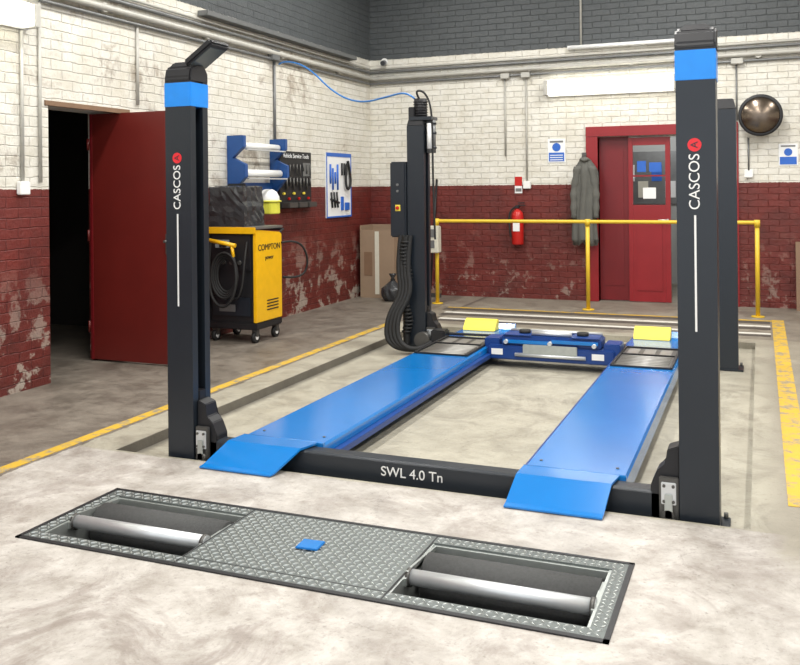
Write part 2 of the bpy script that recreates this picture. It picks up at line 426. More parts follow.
def runway(tag, x0, x1, fa, fb, yend=8.5):
    y0 = yf + .055
    prism(L, tag+'_deck', [(x0, .0), (x0, .092), (x0+.010, .105), (x1-.010, .105), (x1, .092), (x1, .0), (x1-.02, .0), (x1-.02, .06), (x0+.02, .06), (x0+.02, .0)], 'Y', y0, yend, 'blue')
    box(L, tag+'_inner_rail', (x1 if tag == 'left' else x0-.045, y0+.05, .015), (x1+.045 if tag == 'left' else x0, yend-.1, .05), 'bluedk', .002)
    bm = bmesh.new(); secs = []
    for (y, z, t, k) in ((y0+.01, .113, .012, 0), (yf-.065, .110, .012, .25), (4.045, .020, .012, .9), (4.015, .012, .009, 1)):
        a = x0 + fa*k; b = x1 - .045 + fb*k
        if k == 0: b = x1 - .03
        secs.append([bm.verts.new(q) for q in ((a, y, z-t), (a, y, z), (b, y, z), (b, y, z-t))])
    bm.faces.new(secs[0]); bm.faces.new(secs[-1][::-1])
    for s0, s1 in zip(secs, secs[1:]):
        for i in range(4): bm.faces.new((s0[i], s0[(i+1)%4], s1[(i+1)%4], s1[i]))
    fin(L, tag+'_approach_flap', bm, 'blue', .0015)
    cyls(L, tag+'_flap_hinge', [((x0, y0+.01, .104), (x1, y0+.01, .104), .010)], 'blue')
    cyls(L, tag+'_deck_bolts', [((x, y0+.13, .104), (x, y0+.13, .109), .008) for x in (x0+.06, x1-.06)], 'dsteel')
    box(L, tag+'_slip_plate', (x0+.02, 6.95, .104), (x1-.02, 7.78, .110), 'dsteel', .002)
    cyls(L, tag+'_slip_rollers', [((x0+.06, 7.0 + i*.062, .110), (x1-.06, 7.0 + i*.062, .110), .011) for i in range(7)], 'msteel', 12)
    boxes(L, tag+'_plate_recesses', [((x0+.07 + i*.13, 7.50, .108), (x0+.16 + i*.13, 7.72, .113)) for i in range(3)], 'msteel')
    boxes(L, tag+'_plate_frame', [((x0+.02, 6.95, .1), (x0+.04, 7.78, .122)), ((x1-.04, 6.95, .1), (x1-.02, 7.78, .122)), ((x0+.04, 7.44, .1), (x1-.04, 7.465, .120)), ((x0+.04, 7.76, .1), (x1-.04, 7.78, .122)), ((x0+.04, 6.95, .1), (x1-.04, 6.965, .118))], 'black')
    prism(L, tag+'_end_stop', [(8.40, .10), (8.5, .10), (8.5, .15), (8.47, .15)], 'X', x0+.01, x1-.01, 'blue', .002)
    xm = (x0 + x1) / 2 - .06
    prism(L, tag+'_wheel_chock', [(8.22, .106), (8.38, .106), (8.38, .20), (8.35, .21), (8.31, .20), (8.24, .13)], 'X', xm-.16, xm+.16, 'chock', .005)
runway('left', -2.715, -2.21, -.085, -.11)
runway('right', -1.10, -.60, -.02, -.02)
box(L, 'jack_beam_body', (-2.19, 7.42, .01), (-1.12, 7.72, .13), 'bluedk', .01)
box(L, 'jack_beam_top', (-2.08, 7.45, .13), (-1.23, 7.69, .215), 'bluedk', .012)
boxes(L, 'jack_beam_plates', [((-2.06, 7.44, .215), (-1.82, 7.70, .223)), ((-1.48, 7.44, .215), (-1.25, 7.70, .223))], 'bluedk', .002)
box(L, 'jack_front_plate', (-1.88, 7.40, .07), (-1.42, 7.42, .15), 'galv', .004)
cyls(L, 'jack_pads', [((-1.9, 7.57, .22), (-1.9, 7.57, .25), .05), ((-1.4, 7.57, .22), (-1.4, 7.57, .25), .05)], 'rubber')
cyls(L, 'jack_cylinder', [((-1.82, 7.50, .235), (-1.48, 7.50, .235), .02), ((-2.05, 7.66, .23), (-1.25, 7.66, .23), .012), ((-1.95, 7.41, .06), (-1.35, 7.41, .06), .016)], 'chrome')
boxes(L, 'jack_arm_rests', [((-2.235, 7.46, .03), (-2.10, 7.68, .18)), ((-1.21, 7.46, .03), (-1.075, 7.68, .18))], 'bluedk', .008)
boxes(L, 'jack_scissor_links', [((-2.06, 7.425, .15), (-1.66, 7.445, .18)), ((-1.64, 7.425, .165), (-1.25, 7.445, .195))], 'blue', .003)
cyls(L, 'jack_pins', [((x, 7.40, .165), (x, 7.45, .165), .018) for x in (-2.03, -1.65, -1.28)], 'chrome')
boxes(L, 'jack_labels', [((-2.16, 7.415, .05), (-2.06, 7.42, .10)), ((-1.3, 7.415, .05), (-1.2, 7.42, .10))], 'white')
tube(L, 'jack_hose', [(-1.25, 7.72, .15), (-1.3, 7.85, .2), (-1.7, 7.88, .16), (-2.2, 7.9, .12), (-2.8, 7.92, .12)], .012, 'rubber')
box(L, 'control_box', (-3.28, 7.86, 1.02), (-3.12, 8.06, 1.74), 'post', .012)
cyl(L, 'isolator_switch', (-3.20, 7.840, 1.30), (-3.20, 7.865, 1.30), .016, 'exred')
box(L, 'switch_plate', (-3.225, 7.857, 1.27), (-3.175, 7.861, 1.33), 'chock', .001)
cyls(L, 'push_buttons', [((-3.20, 7.85, 1.52), (-3.20, 7.862, 1.52), .012), ((-3.20, 7.85, 1.46), (-3.20, 7.862, 1.46), .012)], 'conduitg')
cyl(L, 'pump_motor', (-3.0, 7.97, 2.16), (-3.0, 7.97, 2.34), .062, 'black')
cyls(L, 'motor_fins', [((-3.0, 7.97, 2.18 + i*.025), (-3.0, 7.97, 2.188 + i*.025), .070) for i in range(6)], 'black')
box(L, 'motor_terminal_box', (-3.10, 7.90, 2.14), (-3.04, 7.98, 2.26), 'black', .006)
box(L, 'motor_mount', (-3.09, 7.89, 2.13), (-2.86, 8.06, 2.165), 'post', .004)
cyl(L, 'oil_reservoir', (-2.895, 7.97, 1.82), (-2.895, 7.97, 2.13), .045, 'conduitg')
cyl(L, 'reservoir_gauge', (-2.895, 7.93, 1.86), (-2.895, 7.93, 2.10), .026, 'white')
cyls(L, 'reservoir_bands', [((-2.895, 7.97, z), (-2.895, 7.97, z+.02), .052) for z in (1.86, 2.0, 2.09)], 'post')
tube(L, 'motor_cable', [(-3.0, 7.95, 2.33), (-3.04, 7.9, 2.42), (-2.92, 7.9, 2.40), (-2.86, 7.92, 2.2), (-2.87, 7.93, 1.6), (-2.85, 7.93, 1.0)], .010, 'rubber')
for i in range(4):
    o = i * .032
    tube(L, 'drag_hose_%d' % i, [(-3.17+o, 7.86, 1.04), (-3.20+o, 7.83, .75), (-3.14+o, 7.80, .5), (-3.26+o, 7.72, .28), (-3.26+o*1.3, 7.68, .04), (-3.05+o, 7.70, -.03), (-2.85, 7.80, -.01+i*.02)], .024, 'rubber')
bm = bmesh.new()
for i in range(26):
    z = .12 + i * .034; x = -3.12 + .02 * math.sin(i * .5)
    addcyl(bm, (x, 7.85, z), (x, 7.85, z + .018), .045, None, 16)
fin(L, 'ribbed_conduit', bm, 'rubber', 0, smooth=True)
tube(L, 'conduit_core', [(-3.12, 7.85, 1.03), (-3.12, 7.85, .5), (-3.12, 7.85, .0)], .032, 'rubber')
cyl(L, 'rope_pulley', (-2.95, 7.80, .06), (-2.95, 7.87, .06), .075, 'dsteel')
box(L, 'valve_block', (-2.86, 7.80, -.04), (-2.72, 7.95, .16), 'black', .012)
box(L, 'floodlight_arm', (-3.00, 4.26, 2.20), (-2.975, 4.285, 2.27), 'black', .002)
box(L, 'floodlight_body', (-3.005, 4.18, 2.245), (-2.795, 4.37, 2.283), 'black', .01, R('Y', -34))
box(L, 'floodlight_glass', (-2.985, 4.20, 2.238), (-2.815, 4.35, 2.246), 'glass', .002, R('Y', -34))

# ------------------------------------------------------------------ brake tester in the floor
B = group('roller_brake_tester', (-1.735, 3.27, 0))
x0, x1, y0, y1 = -3.0, -.47, 2.94, 3.6
boxes(B, 'edge_angle', [((x0, y0, -.05), (x1, y0+.022, .006)), ((x0, y1-.018, -.05), (x1, y1, .006)), ((x0, y0, -.05), (x0+.02, y1, .006)), ((x1-.02, y0, -.05), (x1, y1, .006))], 'black')
zt = .004
pA, pB = -2.19, -1.29
strips = [((x0+.02, y0+.022, -.02), (x1-.02, y0+.085, zt)), ((x0+.02, y1-.085, -.02), (x1-.02, y1-.018, zt)),
          ((x0+.02, y0+.085, -.02), (x0+.075, y1-.085, zt)), ((x1-.075, y0+.085, -.02), (x1-.02, y1-.085, zt)),
          ((pA, y0+.085, -.02), (pB, y1-.085, zt))]
boxes(B, 'cover_plates', strips, 'steel')
boxes(B, 'plate_joint_lines', [((pA-.004, y0+.022, zt), (pA+.002, y1-.02, zt+.001)), ((pB-.002, y0+.022, zt), (pB+.004, y1-.02, zt+.001)), ((pA, y0+.084, zt), (pB, y0+.087, zt+.001))], 'black')
bm = bmesh.new()
def tread(xa, ya, xb, yb, pitch=.027):
    nx = max(1, int((xb-xa)/pitch)); ny = max(1, int((yb-ya)/pitch))
    for i in range(nx):
        for j in range(ny):
            cx = xa + (i+.5)*(xb-xa)/nx; cy = ya + (j+.5)*(yb-ya)/ny
            a = math.pi/4 if (i+j) % 2 else -math.pi/4
            l, w = .0140, .0038
            pts = [(-l, 0, 0), (0, -w, 0), (l, 0, 0), (0, w, 0)]
            lo = [bm.verts.new((cx + p[0]*math.cos(a) - p[1]*math.sin(a), cy + p[0]*math.sin(a) + p[1]*math.cos(a), zt)) for p in pts]
            hi = [bm.verts.new((cx + .7*(p[0]*math.cos(a) - p[1]*math.sin(a)), cy + .7*(p[0]*math.sin(a) + p[1]*math.cos(a)), zt+.0035)) for p in pts]
            bm.faces.new(hi)
            for k in range(4): bm.faces.new((lo[k], lo[(k+1)%4], hi[(k+1)%4], hi[k]))
tread(pA+.01, y0+.09, pB-.01, y1-.03)
tread(x0+.03, y0+.025, x1-.03, y0+.082)
tread(x0+.03, y1-.085, pA-.01, y1-.02); tread(pB+.01, y1-.085, x1-.03, y1-.02)
tread(x0+.02, y0+.09, x0+.075, y1-.09); tread(x1-.075, y0+.09, x1-.02, y1-.09)
fin(B, 'tread_bars', bm, 'barsteel', 0)
box(B, 'pit_liner', (x0+.01, y0+.01, -.37), (x1-.01, y1-.01, -.33), 'black', 0)
for t, a, b in (('left', x0+.075, pA), ('right', pB, x1-.075)):
    cyl(B, t+'_rear_roller', (a+.03, 3.375, -.085), (b-.02, 3.375, -.085), .10, 'grit', seg=48)
    cyl(B, t+'_front_roller', (a+.03, 3.08, -.13), (b-.02, 3.08, -.13), .09, 'grit', seg=48)
    cyl(B, t+'_sensing_roller', (a+.02, 3.205, -.010), (b-.01, 3.205, -.010), .030, 'chrome', seg=32)
    boxes(B, t+'_end_plates', [((a, y0+.085, -.3), (a+.012, y1-.085, .0)), ((b-.012, y0+.085, -.3), (b, y1-.085, .0))], 'galv')
    prism(B, t+'_guide_plate', [(3.205, -.01), (3.50, -.02), (3.50, -.005), (3.23, .02), (3.18, .02)], 'X', a+.012, a+.022, 'galv')
    boxes(B, t+'_roller_arms', [((a+.012, 3.16, -.03), (a+.022, 3.40, .0)), ((b-.022, 3.16, -.03), (b-.012, 3.40, .0))], 'galv')
    boxes(B, t+'_rear_liner', [((a+.01, y1-.10, -.3), (b-.01, y1-.086, -.004))], 'galv')
    cyls(B, t+'_bearings', [((a+.012, 3.205, -.012), (a+.028, 3.205, -.012), .036), ((b-.028, 3.205, -.012), (b-.012, 3.205, -.012), .036)], 'dsteel')
box(B, 'maker_plate', (-1.80, 3.25, zt+.003), (-1.70, 3.34, zt+.012), 'blue', .003, R('Z', 4))

# ------------------------------------------------------------------ yellow safety railing
Gr = group('safety_railing', (-1.93, 10.75, 0))
tube(Gr, 'top_rail', [(-3.86, 10.75, 1.06), (.0, 10.75, 1.06)], .022, 'railyel', 'POLY')
for i, x in enumerate((-3.84, -1.92, -.03)):
    cyl(Gr, 'upright_%d' % i, (x, 10.75, .012), (x, 10.75, 1.06), .024, 'railyel')
    cyl(Gr, 'foot_%d' % i, (x, 10.75, 0), (x, 10.75, .012), .07, 'railyel')
    lathe(Gr, 'clamp_%d' % i, [(.02, -.04), (.032, -.04), (.032, .04), (.02, .04)], (x, 10.75, 1.05), 'railyel')
J = group('socket_box', (-3.9, 10.70, .85))
box(J, 'housing', (-3.97, 10.60, .66), (-3.77, 10.722, 1.0), 'cream', .01)
boxes(J, 'outlets', [((-3.93, 10.592, .72), (-3.82, 10.60, .82)), ((-3.93, 10.592, .86), (-3.82, 10.60, .96))], 'conduitg', .002)
Br = group('broom', (-4.12, 11.45, 0))
cyl(Br, 'handle', (-4.16, 11.36, .08), (-4.13, YB-.02, 1.60), .014, 'black')
box(Br, 'head', (-4.32, 11.32, .055), (-4.0, 11.38, .10), 'wood', .006)
boxes(Br, 'bristles', [((-4.315 + i*.021, 11.325, 0), (-4.30 + i*.021, 11.375, .056)) for i in range(15)], 'dsteel')

# ------------------------------------------------------------------ welding cart
W = group('welding_cart', (-4.78, 7.65, 0))
prism(W, 'side_panel', [(7.42, .20), (7.92, .20), (7.92, 1.04), (7.88, 1.06), (7.42, 1.10)], 'X', -4.535, -4.50, 'yellow', .006)
prism(W, 'left_panel', [(7.42, .20), (7.92, .20), (7.92, 1.02), (7.88, 1.06), (7.42, 1.10)], 'X', -5.06, -5.03, 'black', .004)
prism(W, 'cabinet', [(7.44, .20), (7.90, .20), (7.90, 1.0), (7.44, 1.08)], 'X', -5.03, -4.535, 'black', .003)
box(W, 'top_tray', (-5.06, 7.42, 1.10), (-4.49, 7.93, 1.125), 'panelgrey', .006)
box(W, 'top_yellow_rim', (-5.06, 7.405, 1.06), (-4.50, 7.42, 1.125), 'yellow', .004)
box(W, 'control_panel', (-5.01, 7.425, .70), (-4.56, 7.442, 1.05), 'black', .004)
box(W, 'display', (-4.96, 7.418, .92), (-4.80, 7.426, 1.0), 'screen', .002)
cyls(W, 'knobs', [((-4.95 + i*.09, 7.40, .78), (-4.95 + i*.09, 7.43, .78), .02) for i in range(4)], 'dsteel')
box(W, 'drawer', (-5.0, 7.425, .26), (-4.57, 7.442, .44), 'post', .004)
box(W, 'drawer_label', (-4.92, 7.42, .30), (-4.74, 7.426, .37), 'conduitg', .002)
cyls(W, 'spot_gun', [((-4.98, 7.34, 1.0), (-4.68, 7.34, .95), .020), ((-4.72, 7.34, .96), (-4.70, 7.34, .82), .016)], 'yellow')
box(W, 'gun_hook', (-4.86, 7.33, .93), (-4.83, 7.43, .96), 'black', .004)
for k in range(4):
    r = .11 + k*.014
    tube(W, 'cable_loop_%d' % k, [(-4.80 + r*math.cos(a)*1.0, 7.37 - k*.014, .66 + 1.5*r*math.sin(a)) for a in [i*math.pi/6 for i in range(12)]], .012, 'rubber', cyclic=True)
tube(W, 'gun_cable', [(-4.70, 7.34, .84), (-4.62, 7.30, .6), (-4.75, 7.29, .33), (-4.95, 7.31, .42), (-4.98, 7.33, .8), (-4.96, 7.34, .99)], .014, 'rubber')
tube(W, 'mains_cable', [(-4.60, 7.42, .98), (-4.57, 7.33, .85), (-4.60, 7.32, .5), (-4.70, 7.33, .40), (-4.78, 7.42, .50)], .010, 'rubber')
tube(W, 'earth_cable', [(-4.49, 7.9, .95), (-4.40, 8.1, .98), (-4.36, 8.25, .75), (-4.42, 8.2, .55), (-4.49, 7.92, .6)], .011, 'rubber')
text(W, 'lettering', 'COMPTON', (-4.498, 7.67, .92), (0,1,0), (0,0,1), .085, 'black')
text(W, 'lettering_small', 'power', (-4.498, 7.67, .82), (0,1,0), (0,0,1), .06, 'black')
boxes(W, 'vent_slots', [((-4.502, 7.62, .30 + i*.03), (-4.497, 7.84, .312 + i*.03)) for i in range(4)], 'black')
box(W, 'base', (-5.06, 7.42, .13), (-4.50, 7.92, .20), 'black', .01)
for i, (x, y) in enumerate(((-5.0, 7.48), (-4.55, 7.48), (-5.0, 7.86), (-4.55, 7.86))):
    cyl(W, 'caster_%d' % i, (x-.018, y, .055), (x+.018, y, .055), .055, 'rubber')
    cyl(W, 'caster_hub_%d' % i, (x-.021, y, .055), (x+.021, y, .055), .025, 'white')
    box(W, 'caster_fork_%d' % i, (x-.028, y-.022, .06), (x+.028, y+.03, .135), 'dsteel', .004)
tube(W, 'push_handle', [(-5.02, 7.90, 1.03), (-5.02, 8.02, 1.08), (-4.54, 8.02, 1.08), (-4.54, 7.90, 1.03)], .013, 'black', 'POLY')
C = group('covered_tool_case', (-4.83, 7.66, 1.13))
bm = bmesh.new(); addbox(bm, (-5.07, 7.47, 1.127), (-4.66, 7.86, 1.52))
bmesh.ops.subdivide_edges(bm, edges=bm.edges, cuts=7, use_grid_fill=True)
for v in bm.verts:
    if v.co.z > 1.14:
        v.co += Vector((random.uniform(-1,1), random.uniform(-1,1), random.uniform(-1,1))) * .010
        if v.co.z > 1.35: v.co.x += (-4.87 - v.co.x) * .08
fin(C, 'plastic_cover', bm, 'bag', 0)
box(C, 'carry_handle', (-4.96, 7.64, 1.51), (-4.76, 7.68, 1.55), 'black', .008)

# ------------------------------------------------------------------ left wall fittings
XW = XL + .002
R1 = group('masking_roll_rack', (XL+.1, 8.35, 1.75))
for i, y in enumerate((7.93, 8.80)):
    prism(R1, 'side_%d' % i, [(XW, 1.44), (XL+.05, 1.44), (XL+.22, 1.62), (XL+.22, 1.75), (XL+.06, 1.82), (XL+.20, 1.93), (XL+.20, 2.05), (XW, 2.05)], 'Y', y-.03, y+.03, 'rackblue', .004)
box(R1, 'lower_rail', (XW, 7.93, 1.48), (XL+.03, 8.80, 1.56), 'rackblue', .003)
cyl(R1, 'upper_roll', (XL+.12, 7.98, 1.95), (XL+.12, 8.75, 1.95), .035, 'white')
cyl(R1, 'lower_roll', (XL+.14, 7.98, 1.66), (XL+.14, 8.75, 1.66), .040, 'white')
boxes(R1, 'cutter_bars', [((XL+.18, 7.96, 1.90), (XL+.21, 8.77, 1.915)), ((XL+.2, 7.96, 1.595), (XL+.23, 8.77, 1.61))], 'chrome')
H = group('face_shield_helmet', (XL+.12, 8.55, 1.38))
lathe(H, 'shell', [(.005, .13), (.05, .125), (.09, .10), (.118, .05), (.125, .0), (.122, -.01)], (XL+.14, 8.50, 1.36), 'white')
lathe(H, 'brim', [(.12, -.02), (.145, -.012), (.145, -.004), (.12, .004)], (XL+.14, 8.50, 1.365), 'lime')
prism(H, 'visor', [(XL+.13, 8.38), (XL+.22, 8.40), (XL+.26, 8.46), (XL+.26, 8.54), (XL+.22, 8.60), (XL+.13, 8.62)], 'Z', 1.22, 1.355, 'lime', .008)
box(H, 'wall_hook', (XW, 8.48, 1.34), (XL+.06, 8.52, 1.40), 'dsteel', .003)

TB = group('tool_display_board', (XL+.03, 9.33, 1.58))
box(TB, 'panel', (XW, 8.95, 1.26), (XL+.03, 9.72, 1.93), 'black', .004)
box(TB, 'header', (XL+.03, 8.97, 1.84), (XL+.036, 9.70, 1.91), 'black', 0)
text(TB, 'header_lettering', 'Vehicle Service Tools', (XL+.037, 9.33, 1.875), (0,1,0), (0,0,1), .072, 'paper')
lst = []; l2 = []
for i in range(9):
    y = 9.0 + i*.083; lst.append(((XL+.045, y, 1.78), (XL+.045, y, 1.78 - .08 - (i % 3)*.03), .007)); l2.append(((XL+.045, y, 1.62), (XL+.045, y, 1.52 - (i % 2)*.04), .011))
cyls(TB, 'spanners', lst, 'dsteel'); cyls(TB, 'screwdriver_handles', l2, 'dsteel')
boxes(TB, 'pliers', [((XL+.03, 9.0 + i*.12, 1.42), (XL+.055, 9.04 + i*.12, 1.45)) for i in range(0, 6, 2)], 'chock', .006)
boxes(TB, 'cutters', [((XL+.03, 9.0 + i*.12, 1.36), (XL+.055, 9.04 + i*.12, 1.39)) for i in range(1, 6, 2)], 'exred', .006)
boxes(TB, 'tickets', [((XL+.03, 9.50, 1.64), (XL+.036, 9.68, 1.80)), ((XL+.03, 9.02, 1.66), (XL+.036, 9.14, 1.75))], 'conduitg')
boxes(TB, 'lower_bins', [((XL+.03, 8.98 + i*.24, 1.27), (XL+.14, 9.18 + i*.24, 1.33)) for i in range(3)], 'dsteel', .005)

PB = group('shadow_tool_board', (XL+.02, 10.52, 1.53))
box(PB, 'panel', (XW, 10.15, 1.11), (XL+.02, 10.89, 1.95), 'paper', .003)
boxes(PB, 'blue_border', [((XL+.02, 10.15, 1.11), (XL+.024, 10.89, 1.13)), ((XL+.02, 10.15, 1.90), (XL+.024, 10.89, 1.95)), ((XL+.02, 10.15, 1.13), (XL+.024, 10.17, 1.90)), ((XL+.02, 10.87, 1.13), (XL+.024, 10.89, 1.90))], 'signblue')
cyls(PB, 'hanging_tools', [((XL+.035, 10.24 + i*.07, 1.80 - (i % 3)*.05), (XL+.035, 10.24 + i*.07, 1.55 - (i % 2)*.08), .012) for i in range(4)], 'signblue')
cyls(PB, 'black_tools', [((XL+.035, 10.58 + i*.07, 1.82), (XL+.035, 10.58 + i*.07, 1.66), .012) for i in range(3)] + [((XL+.035, 10.25, 1.35), (XL+.035, 10.48, 1.30), .016)] + [((XL+.035, 10.26 + i*.08, 1.44), (XL+.035, 10.29 + i*.08, 1.24), .012) for i in range(3)], 'black')
tube(PB, 'hanging_hose', [(XL+.04, 10.75, 1.85), (XL+.05, 10.84, 1.6), (XL+.06, 10.72, 1.45), (XL+.06, 10.62, 1.55), (XL+.04, 10.70, 1.8)], .018, 'rubber')
boxes(PB, 'small_tools', [((XL+.02, 10.56, 1.2), (XL+.05, 10.60, 1.38)), ((XL+.02, 10.68, 1.2), (XL+.05, 10.78, 1.30))], 'signblue', .004)

# conduits, cable runs (one run per wall)
K = group('conduit_run', (XL+.04, 8, 3.0))
yE = YB - .09
tube(K, 'pipe_a', [(XL+.05, 3.0, 3.03), (XL+.05, yE, 3.03)], .030, 'conduit', 'POLY')
tube(K, 'pipe_b', [(XL+.03, 3.0, 3.12), (XL+.03, yE, 3.12)], .018, 'conduitg', 'POLY')
tube(K, 'pipe_c', [(XL+.03, 5.3, 2.96), (XL+.03, yE, 2.96)], .016, 'conduitg', 'POLY')
tube(K, 'pipe_d', [(XL+.03, 5.0, 3.17), (XL+.03, yE, 3.17)], .014, 'conduit', 'POLY')
cyls(K, 'pipe_clips', [((XW, y, 3.03), (XL+.06, y, 3.03), .04) for y in (4.5, 6, 7.5, 9, 10.5)], 'conduit')
box(K, 'junction_box', (XW, 8.74, 2.945), (XL+.07, 8.92, 3.07), 'conduitg', .008)
K = group('conduit_run', (0, YB-.04, 3.0))
tube(K, 'pipe_a', [(XL+.01, YB-.05, 3.03), (4.4, YB-.05, 3.09)], .030, 'conduit', 'POLY')
tube(K, 'pipe_b', [(XL+.01, YB-.03, 3.12), (4.4, YB-.03, 3.17)], .018, 'conduitg', 'POLY')
tube(K, 'pipe_c', [(XL+.01, YB-.03, 2.96), (4.4, YB-.03, 3.01)], .016, 'conduitg', 'POLY')
tube(K, 'pipe_d', [(XL+.01, YB-.02, 3.17), (4.4, YB-.02, 3.22)], .014, 'conduit', 'POLY')
cyls(K, 'pipe_clips', [((x, YB-.002, 3.05), (x, YB-.06, 3.05), .04) for x in (-4, -2.8, -1.5, 0)], 'conduit')
boxes(K, 'junction_boxes', [((-3.2, YB-.075, 2.93), (-3.08, YB-.002, 3.0)), ((-2.92, YB-.075, 2.93), (-2.80, YB-.002, 3.0)), ((-.31, YB-.08, 2.95), (-.17, YB-.002, 3.02))], 'conduit', .006)
box(None, 'cable_tray', (XW, 7.4, 3.21), (XL+.12, 10.9, 3.26), 'conduitg', .004)
def drop(p, q, r, m, sw=None):
    g = group('conduit_drop', ((p[0]+q[0])/2, (p[1]+q[1])/2, (p[2]+q[2])/2)); cyl(g, 'pipe', p, q, r, m)
    if sw: box(g, 'switch', sw[0], sw[1], 'white', .006)
drop((XL+.016, 5.30, 1.56), (XL+.016, 5.30, 2.94), .013, 'conduit')
drop((XL+.016, 5.14-.02, 1.56), (XL+.016, 5.14-.02, 2.70), .014, 'conduit', ((XW, 5.07, 1.47), (XL+.045, 5.17, 1.57)))
drop((XL+.016, 6.46, 2.25), (XL+.016, 6.46, 2.94), .014, 'conduit')
drop((XL+.016, 8.87, 1.94), (XL+.016, 8.87, 2.94), .016, 'conduitg')
drop((-2.86, YB-.016, 1.56), (-2.86, YB-.016, 2.93), .012, 'conduit', ((-2.91, YB-.045, 1.46), (-2.81, YB-.002, 1.56)))
drop((-3.15, YB-.016, 1.9), (-3.15, YB-.016, 2.93), .012, 'conduit')
drop((-.25, YB-.016, 2.27), (-.25, YB-.016, 2.95), .010, 'conduitg')
drop((-.12, YB-.04, 1.66), (-.12, YB-.04, 2.05), .010, 'conduitg', ((-.17, YB-.045, 1.57), (-.07, YB-.002, 1.67)))
drop((-2.13, YB-.016, 3.32), (-2.13, YB-.016, 4.8), .014, 'conduit')
g = group('security_camera', (-4.9, YB-.1, 3.3))
cyl(g, 'wall_plate', (-4.9, YB-.002, 3.27), (-4.9, YB-.02, 3.27), .05, 'white')
cyl(g, 'arm', (-4.9, YB-.02, 3.27), (-4.88, YB-.12, 3.25), .014, 'white')
cyl(g, 'body', (-4.88, YB-.08, 3.245), (-4.82, YB-.26, 3.215), .038, 'conduitg')
cyl(g, 'lens', (-4.82, YB-.26, 3.215), (-4.816, YB-.272, 3.213), .030, 'black')
tube(None, 'air_hose', [(XL+.10, 8.83, 2.90), (-4.95, 8.8, 2.94), (-4.6, 8.7, 2.84), (-4.2, 8.55, 2.50), (-3.8, 8.35, 2.36), (-3.4, 8.15, 2.40), (-3.15, 8.0, 2.42), (-3.06, 7.97, 2.345)], .009, 'bluecable')

def batten(name, g0, g1, d0, d1, c, ends):
    g = group(name, c)
    box(g, 'gear_tray', g0, g1, 'white', .006); box(g, 'diffuser', d0, d1, 'tube', .02)
    boxes(g, 'end_caps', ends, 'conduit', .006)
batten('fluorescent_light', (-2.60, YB-.04, 2.66), (-.93, YB-.003, 2.885), (-2.56, YB-.14, 2.68), (-.97, YB-.035, 2.86), (-1.77, YB-.05, 2.77),
       [((-2.60, YB-.145, 2.675), (-2.55, YB-.035, 2.865)), ((-.98, YB-.145, 2.675), (-.93, YB-.035, 2.865))])
batten('fluorescent_light', (XL+.003, 3.7, 2.71), (XL+.035, 5.19, 2.90), (XL+.035, 3.72, 2.72), (XL+.14, 5.14, 2.89), (XL+.05, 4.4, 2.8),
       [((XL+.035, 5.13, 2.715), (XL+.145, 5.18, 2.895))])
g = group('unlit_batten_light', (-1.3, YB-.04, 3.2))
box(g, 'gear_tray', (-2.3, YB-.06, 3.26), (-.7, YB-.002, 3.31), 'white', .004)
cyl(g, 'tube', (-2.28, YB-.075, 3.28), (-.72, YB-.075, 3.28), .018, 'paper')

# ------------------------------------------------------------------ back wall fittings
E = group('fire_extinguisher', (-2.975, YB-.1, .95))
lathe(E, 'cylinder', [(.02, .0), (.07, .0), (.078, .02), (.078, .38), (.07, .42), (.04, .455), (.022, .465), (.022, .49)], (-2.975, YB-.09, .72), 'exred')
box(E, 'wall_bracket', (-3.03, YB-.02, .85), (-2.92, YB-.002, 1.1), 'dsteel', .002)
box(E, 'valve', (-3.0, YB-.12, 1.20), (-2.95, YB-.07, 1.24), 'black', .004)
boxes(E, 'levers', [((-2.97, YB-.10, 1.235), (-2.87, YB-.08, 1.25)), ((-2.97, YB-.10, 1.265), (-2.88, YB-.08, 1.28))], 'black')
tube(E, 'hose', [(-3.0, YB-.10, 1.22), (-3.08, YB-.11, 1.18), (-3.085, YB-.12, .98), (-3.06, YB-.13, .82)], .012, 'rubber')
box(E, 'label', (-3.02, YB-.172, .90), (-2.93, YB-.160, 1.04), 'paper', .002)
def sign(name, x0, x1, z0, z1, parts):
    g = group(name, ((x0+x1)/2, YB-.005, (z0+z1)/2)); box(g, 'panel', (x0, YB-.008, z0), (x1, YB-.001, z1), 'paper', 0)
    for i, (a, b, c, d, m) in enumerate(parts):
        box(g, 'print_%d' % i, (x0+(x1-x0)*a, YB-.011, z0+(z1-z0)*b), (x0+(x1-x0)*c, YB-.008, z0+(z1-z0)*d), m, 0)
    return g
g = sign('safety_sign', -2.58, -2.35, 1.80, 2.11, [(.06, .05, .94, .42, 'signblue'), (.12, .84, .88, .92, 'conduitg')])
cyl(g, 'pictogram', (-2.465, YB-.012, 2.0), (-2.465, YB-.008, 2.0), .055, 'signblue')
boxes(g, 'wording', [((-2.55, YB-.013, 1.83 + i*.03), (-2.38, YB-.011, 1.84 + i*.03)) for i in range(3)], 'paper')
g = sign('safety_sign', .215, .425, 1.71, 1.97, [(.06, .05, .94, .40, 'signblue'), (.12, .86, .88, .93, 'conduitg')])
cyl(g, 'pictogram', (.32, YB-.012, 1.87), (.32, YB-.008, 1.87), .045, 'signblue')
sign('extinguisher_sign', -3.03, -2.93, 1.40, 1.62, [(.0, .45, 1, 1, 'exred'), (.1, .1, .9, .3, 'conduitg')])
Mi = group('convex_mirror', (.016, YB-.15, 2.31))
lathe(Mi, 'mirror_dome', [(.228, -.0), (.20, .03), (.15, .055), (.09, .07), (.03, .077), (.001, .078)], (.016, YB-.19, 2.31), 'mirror', 'Y', 48)
lathe(Mi, 'rim', [(.222, -.01), (.245, -.01), (.25, .0), (.245, .012), (.222, .012)], (.016, YB-.19, 2.31), 'black', 'Y', 48)
